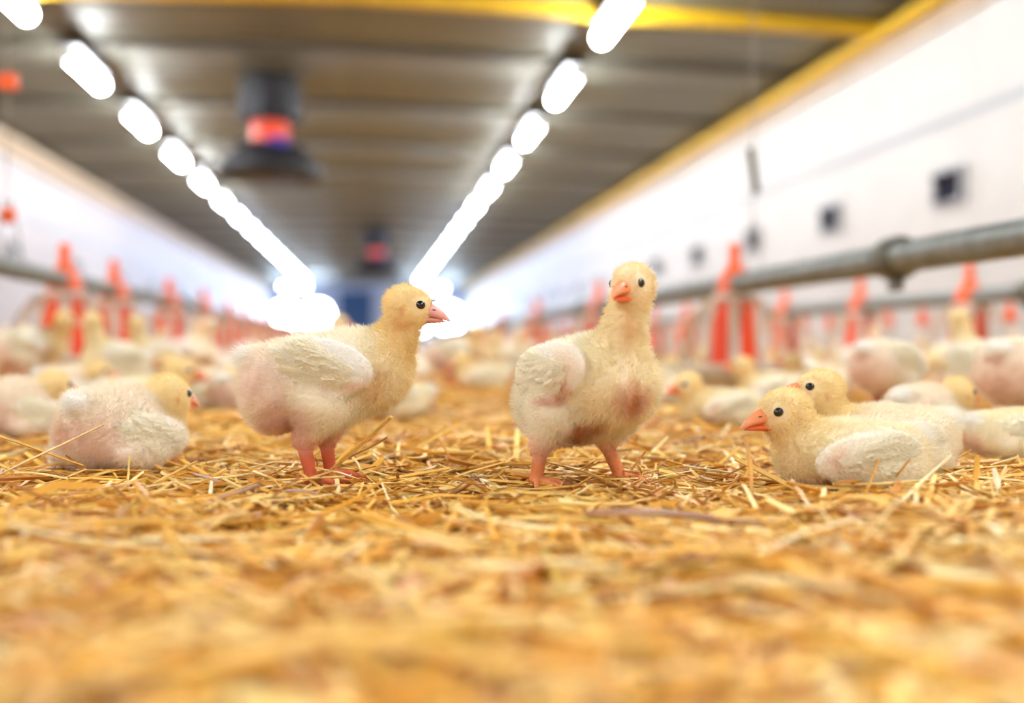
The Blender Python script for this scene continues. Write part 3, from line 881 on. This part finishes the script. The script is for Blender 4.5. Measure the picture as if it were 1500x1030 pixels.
# ---- the chicks just behind, out of focus
c6 = build_chick(pose_pecking(), 1.7, 20000)
MID = [ # source, px, bottom py, heading, scale, label
 (c6, 1298, 616, 38, 1.0, 'blurred cream chick behind the two lying chicks, rump and wing showing'),
 (c6, 1494, 644, 40, 1.0, 'large blurred chick cut by the right edge, rump towards viewer'),
 (c5, 1352, 652, 40, .9, 'blurred chick whose round yellow head shows beside the lying chicks'),
 (c3, 1482, 668, 16, .85, 'blurred chick lying low at right edge under the large rump'),
 (c4, 1205, 580, 160, 1.0, 'blurred white chick lying right of the bright red feeder'),
 (c3, 1060, 622, 192, .9, 'blurred chick lying head down in front of the bright red feeder'),
 (c4, 985, 592, 200, .9, 'blurred chick lying between upright chick and the red feeder'),
 (c4, 1136, 592, 165, .95, 'blurred pale chick lying between the red feeder and the raised head'),
 (c2, 1430, 600, 100, 1.0, 'blurred yellow chick standing behind the right edge group'),
 (c5, 22, 640, 72, .95, 'blurred pinkish chick rump cut by the left edge'),
 (c5, 105, 598, 25, 1.0, 'blurred chick sitting behind the left edge rump, pink side showing'),
 (c4, -14, 602, 250, .9, 'blurred round headed chick above the left edge rump'),
 (c2, 168, 590, 215, 1.0, 'blurred chick left with orange beak turned left, behind sitting one'),
 (c1, 40, 572, 15, 1.2, 'large blurred chick with white wing standing at far left'),
 (c2, 222, 572, 235, 1.05, 'slim blurred chick standing upright with raised beak, left background'),
 (c5, 322, 600, 110, .9, 'blurred pink rumped chick right behind the profile chick\'s tail'),
 (c3, 204, 606, 10, 1.1, 'blurred cream chick lying behind the fluffy left chick'),
 (c4, 290, 582, 200, 1.0, 'blurred chick lying far behind the fluffy left chick\'s head'),
 (c3, 582, 608, 185, .95, 'blurred white chick lying under the profile chick\'s breast'),
 (c2, 478, 585, 60, 1.0, 'blurred chick whose head peeps over the profile chick\'s back'),
 (c1, 660, 563, 10, 1.05, 'blurred chick standing behind the profile chick\'s beak, facing right'),
 (c3, 712, 568, 175, 1.1, 'blurred white chick lying in the middle between the two standing chicks'),
 (c2, 742, 556, 200, .9, 'blurred yellow chick in the middle beside the upright chick\'s wing'),
 (c3, 972, 562, 30, 1.0, 'blurred chick lying behind the upright chick at right'),
 (c4, 1160, 552, 150, 1.0, 'blurred pale chick resting far behind the red feeder'),
 (c6, 1390, 566, 200, 1.0, 'blurred chick standing behind the right group by the far feeders'),
 (c5, 1250, 566, 60, 1.0, 'blurred chick sitting behind the right group, next to white one'),
]
OCC = [(o.location.x, o.location.y) for o in (c1, c2, c3, c4, c5)]
c6_free = True
for src, px, py, th, s, lab in MID:
    if src is c6 and c6_free:
        o = c6; c6_free = False
    else:
        o = copy_tree(src)
    g = ground(px, py)
    place(o, g, th, s)
    tag(o, lab, 'chick', 'chicks in the flock')
    OCC.append((g.x, g.y))

# ---- the flock beyond
def lite(P):
    q = dict(P); q['feathers'] = False
    return build_chick(q, 3.2, 0)
FAR = [lite(PA), lite(PU), lite(PL), lite(PL2), lite(PL3)]
FARW = [.22, .16, .24, .2, .18]
spots_ = []
tries = 0
while len(spots_) < 235 and tries < 20000:
    tries += 1
    y = 2.9 + 13.5 * random.random() ** 1.5
    x = random.uniform(max(-3.9, -0.42 * y - .3), min(3.7, .62 * y + .4))
    if -.12 < x / y < .30 and y < 3.4: continue
    if any((x - a) ** 2 + (y - b) ** 2 < .17 ** 2 for a, b in OCC + spots_): continue
    if any((x - a) ** 2 + (y - b) ** 2 < .27 ** 2 for a, b in FEEDERS): continue
    spots_.append((x, y))
first = set()
for x, y in spots_:
    k = int(RNG.choice(5, p=FARW))
    o = FAR[k] if k not in first else copy_tree(FAR[k])
    first.add(k)
    place(o, Vector((x, y, 0)), random.uniform(0, 360), random.uniform(.95, 1.12))
    tag(o, 'small blurred pale chick somewhere in the crowded flock far behind', 'chick', 'distant chicks of the flock')
# ------------------------------------------------------------------ straw
def straw_mat():
    m = bpy.data.materials.new('straw'); m.use_nodes = True
    nt = m.node_tree; b = nt.nodes['Principled BSDF']
    a = nt.nodes.new('ShaderNodeAttribute'); a.attribute_name = 'col'
    tc = nt.nodes.new('ShaderNodeTexCoord')
    n = nt.nodes.new('ShaderNodeTexNoise'); n.inputs['Scale'].default_value = 420
    nt.links.new(tc.outputs['Object'], n.inputs[0])
    mr = nt.nodes.new('ShaderNodeMapRange'); mr.inputs[3].default_value = .82; mr.inputs[4].default_value = 1.12
    nt.links.new(n.outputs[0], mr.inputs[0])
    mx = nt.nodes.new('ShaderNodeVectorMath'); mx.operation = 'SCALE'
    nt.links.new(a.outputs['Color'], mx.inputs[0]); nt.links.new(mr.outputs[0], mx.inputs['Scale'])
    nt.links.new(mx.outputs[0], b.inputs['Base Color'])
    b.inputs['Roughness'].default_value = .42
    b.inputs['Specular IOR Level'].default_value = .45
    return m
M['straw'] = straw_mat()
PAL = np.array([lin(236, 184, 84), lin(244, 202, 110), lin(222, 162, 58), lin(250, 222, 146), lin(200, 134, 42), lin(160, 100, 32), lin(252, 238, 190), lin(214, 170, 74), lin(216, 186, 86)])
PAL = PAL * np.array([1.03, .97, .82])
PALW = np.array([.21, .19, .16, .13, .1, .09, .06, .05, .03])

def bed(x, y):                       # gentle undulation of the litter
    return .005 * np.sin(9 * x + 1.3) * np.sin(7 * y + .4) + .003 * np.sin(23 * x - 11 * y)

def straws(n, y0, y1, wide, length, width, zlo, zhi, nsec, tilt, dens_pow=1.0):
    y = y0 + (y1 - y0) * RNG.random(n) ** dens_pow
    x = RNG.uniform(-1, 1, n) * (wide[0] + wide[1] * y) + .137 * y
    L = np.clip(RNG.lognormal(math.log(length), .55, n), length * .3, length * 3.0)
    Wd = np.clip(RNG.lognormal(math.log(width), .4, n), width * .4, width * 2.2); T = Wd * RNG.uniform(.2, .6, n)
    yaw = RNG.uniform(0, 2 * math.pi, n); pit = RNG.normal(0, tilt, n)
    roll = RNG.normal(0, .5, n)
    z = RNG.uniform(zlo, zhi, n) + bed(x, y)
    # keep tilted ends from rising too far
    pit = np.clip(pit, -.5, .5)
    if n > 0:
        fx = np.array(FEEDERS); ok = (x < XR - .12) & (x > XL + .12)
        for a, b_ in FEEDERS: ok &= (x - a) ** 2 + (y - b_) ** 2 > .2 ** 2
        x, y, L, Wd, T, yaw, pit, roll, z = [q[ok] for q in (x, y, L, Wd, T, yaw, pit, roll, z)]; n = len(x)
    d = np.stack([np.cos(yaw) * np.cos(pit), np.sin(yaw) * np.cos(pit), np.sin(pit)], 1)
    s = np.stack([-np.sin(yaw), np.cos(yaw), np.zeros(n)], 1); u = np.cross(d, s)
    s, u = s * np.cos(roll)[:, None] + u * np.sin(roll)[:, None], u * np.cos(roll)[:, None] - s * np.sin(roll)[:, None]
    c = np.stack([x, y, z], 1)
    bend = RNG.normal(0, .05, n) * L; bendu = RNG.normal(0, .025, n) * L
    V = np.zeros((n, nsec, 4, 3))
    for k in range(nsec):
        t = k / (nsec - 1) * 2 - 1
        p = c + d * (L * t / 2)[:, None] + s * (bend * (1 - t * t))[:, None] + u * (bendu * (1 - t * t))[:, None]
        tw = 1.0 - .25 * abs(t)
        for j, (a, b_) in enumerate(((-.5, -.2), (.5, -.5), (.5, .2), (-.5, .5))):
            V[:, k, j] = p + s * (Wd * a * tw)[:, None] + u * (T * b_ * tw)[:, None]
    fl = []
    for k in range(nsec - 1):
        for j in range(4): fl.append((k * 4 + j, k * 4 + (j + 1) % 4, k * 4 + 4 + (j + 1) % 4, k * 4 + 4 + j))
    fl.append((3, 2, 1, 0)); e = (nsec - 1) * 4; fl.append((e, e + 1, e + 2, e + 3))
    fl = np.array(fl)
    F = (np.arange(n)[:, None, None] * (nsec * 4) + fl[None]).reshape(-1, 4)
    ci = RNG.choice(len(PAL), n, p=PALW / PALW.sum())
    col = PAL[ci] * RNG.uniform(.8, 1.12, (n, 1))
    return V.reshape(-1, 3), F, np.repeat(col, nsec * 4, 0)

Vs, Fs, Cs, off = [], [], [], 0
for args in ((9000, .26, .5, (.10, .6), .055, .0040, -.028, .0, 4, .10),
             (26000, .45, 1.25, (.10, .58), .050, .0031, -.026, .001, 4, .13),
             (3200, .45, 1.3, (.10, .58), .036, .0024, -.008, .006, 3, .32),
             (1100, .34, .64, (.10, .6), .075, .0048, -.004, .002, 5, .07),
             (22000, 1.2, 2.6, (.12, .6), .055, .0032, -.026, .003, 3, .12),
             (20000, 2.5, 6.0, (.12, .6), .075, .0048, -.026, .004, 2, .1)):
    v, f_, c_ = straws(*args)
    Vs.append(v); Fs.append(f_ + off); Cs.append(c_); off += len(v)
so = link('straw_litter', mesh_np('straw_litter', np.concatenate(Vs), np.concatenate(Fs), M['straw'], np.concatenate(Cs), False))
tag(so, 'deep bed of loose golden straw covering the hall floor', 'straw', kind='stuff')

# single stalks lying on top
def stalk_mesh(L, Wd, T, col, bend, split):
    ns = 7; V, F = [], []
    for k in range(ns):
        t = k / (ns - 1); p = Vector(((t - .5) * L, bend * L * math.sin(math.pi * t), .12 * bend * L * math.sin(6 * t)))
        wv = Wd * (1 - .3 * abs(2 * t - 1))
        if k in (2, 5): wv *= 1.12
        for j in range(6):
            a = 2 * math.pi * j / 6
            V.append((p.x, p.y + math.cos(a) * wv / 2, p.z + math.sin(a) * T / 2))
    for k in range(ns - 1):
        for j in range(6): F.append((k * 6 + j, k * 6 + (j + 1) % 6, k * 6 + 6 + (j + 1) % 6, k * 6 + 6 + j))
    e = (ns - 1) * 6
    for b0 in (0, e): F += [(b0, b0 + 1, b0 + 2, b0 + 3), (b0, b0 + 3, b0 + 4, b0 + 5)]
    V = np.array(V)
    t = np.linspace(0, 1, ns).repeat(6)[:, None]
    cc = np.array(col)[None] * (1 - .12 * np.sin(9 * t))
    return mesh_np('straw_stalk', V, np.array(F), M['straw'], cc, False)
VAR = []
for i in range(14):
    VAR.append(stalk_mesh(RNG.uniform(.045, .12), RNG.uniform(.0022, .0045), RNG.uniform(.0012, .0026), PAL[[0, 1, 3, 6, 1, 0, 3, 2, 7, 1, 4, 3, 6, 8][i]], RNG.normal(0, .05), 0))
for i in range(230):
    px = RNG.uniform(-20, 1520); py = 640 + 330 * RNG.random() ** 1.25
    g = ground(px, py)
    o = link('straw_stalk', VAR[i % 14])
    o.location = (g.x, g.y, .004 + RNG.uniform(0, .006) + float(bed(g.x, g.y)))
    o.rotation_euler = (RNG.normal(0, .3), RNG.normal(0, .10), RNG.uniform(0, math.pi))
    tag(o, 'loose golden straw stalk lying on top of the litter', 'straw', 'loose straw stalks on the litter')

def stalk_between(a, b, Wd, T, col, label, bend=.02):
    a, b = Vector(a), Vector(b); d = b - a
    o = link('straw_stalk', stalk_mesh(d.length, Wd, T, col, bend, 0))
    o.location = (a + b) / 2
    o.rotation_euler = (0, -math.asin(d.z / d.length), math.atan2(d.y, d.x))
    return tag(o, label, 'straw', 'loose straw stalks on the litter')
def lift(px, py, depth): return at_depth(px, py, depth)
stalk_between(lift(470, 702, .85), lift(573, 610, .80), .0056, .0022, lin(242, 206, 120), 'broad pale straw rising beside the profile chick\'s foot')
stalk_between(lift(500, 676, .87), lift(568, 640, .84), .0036, .0018, lin(206, 160, 88), 'dull straw under the broad pale one by the profile chick', .05)
stalk_between(lift(395, 722, .80), lift(487, 690, .84), .0040, .0018, lin(236, 196, 112), 'straw lying across the profile chick\'s ankle')
stalk_between(lift(-10, 700, .83), lift(152, 622, .86), .0036, .0020, lin(240, 206, 150), 'long pale straw slanting up before the fluffy left chick', .01)
stalk_between(lift(0, 640, .84), lift(122, 682, .86), .0036, .0018, lin(228, 176, 84), 'long golden straw lying left of the fluffy chick', .02)
stalk_between(lift(1092, 640, .80), lift(1100, 738, .72), .0034, .0016, lin(214, 150, 60), 'thin straw standing upright before the lying chick\'s breast', .02)
stalk_between(lift(1160, 704, .74), lift(1188, 746, .70), .0040, .0020, lin(244, 206, 150), 'short pale straw leaning on the front right chick\'s breast', .01)
stalk_between(lift(1432, 668, .80), lift(1426, 722, .78), .0046, .0020, lin(226, 166, 62), 'short golden straw standing upright at right', .01)
stalk_between(lift(1456, 686, .76), lift(1464, 722, .75), .0050, .0022, lin(248, 232, 190), 'short whitish straw standing upright at the right edge', .01)
stalk_between(lift(1300, 760, .66), lift(1392, 668, .80), .0036, .0018, lin(246, 216, 150), 'pale straw leaning on the front right chick\'s tail', .01)
stalk_between(lift(196, 724, .80), lift(288, 676, .86), .0036, .0018, lin(238, 190, 96), 'golden straw before the fluffy left chick\'s wing', .01)
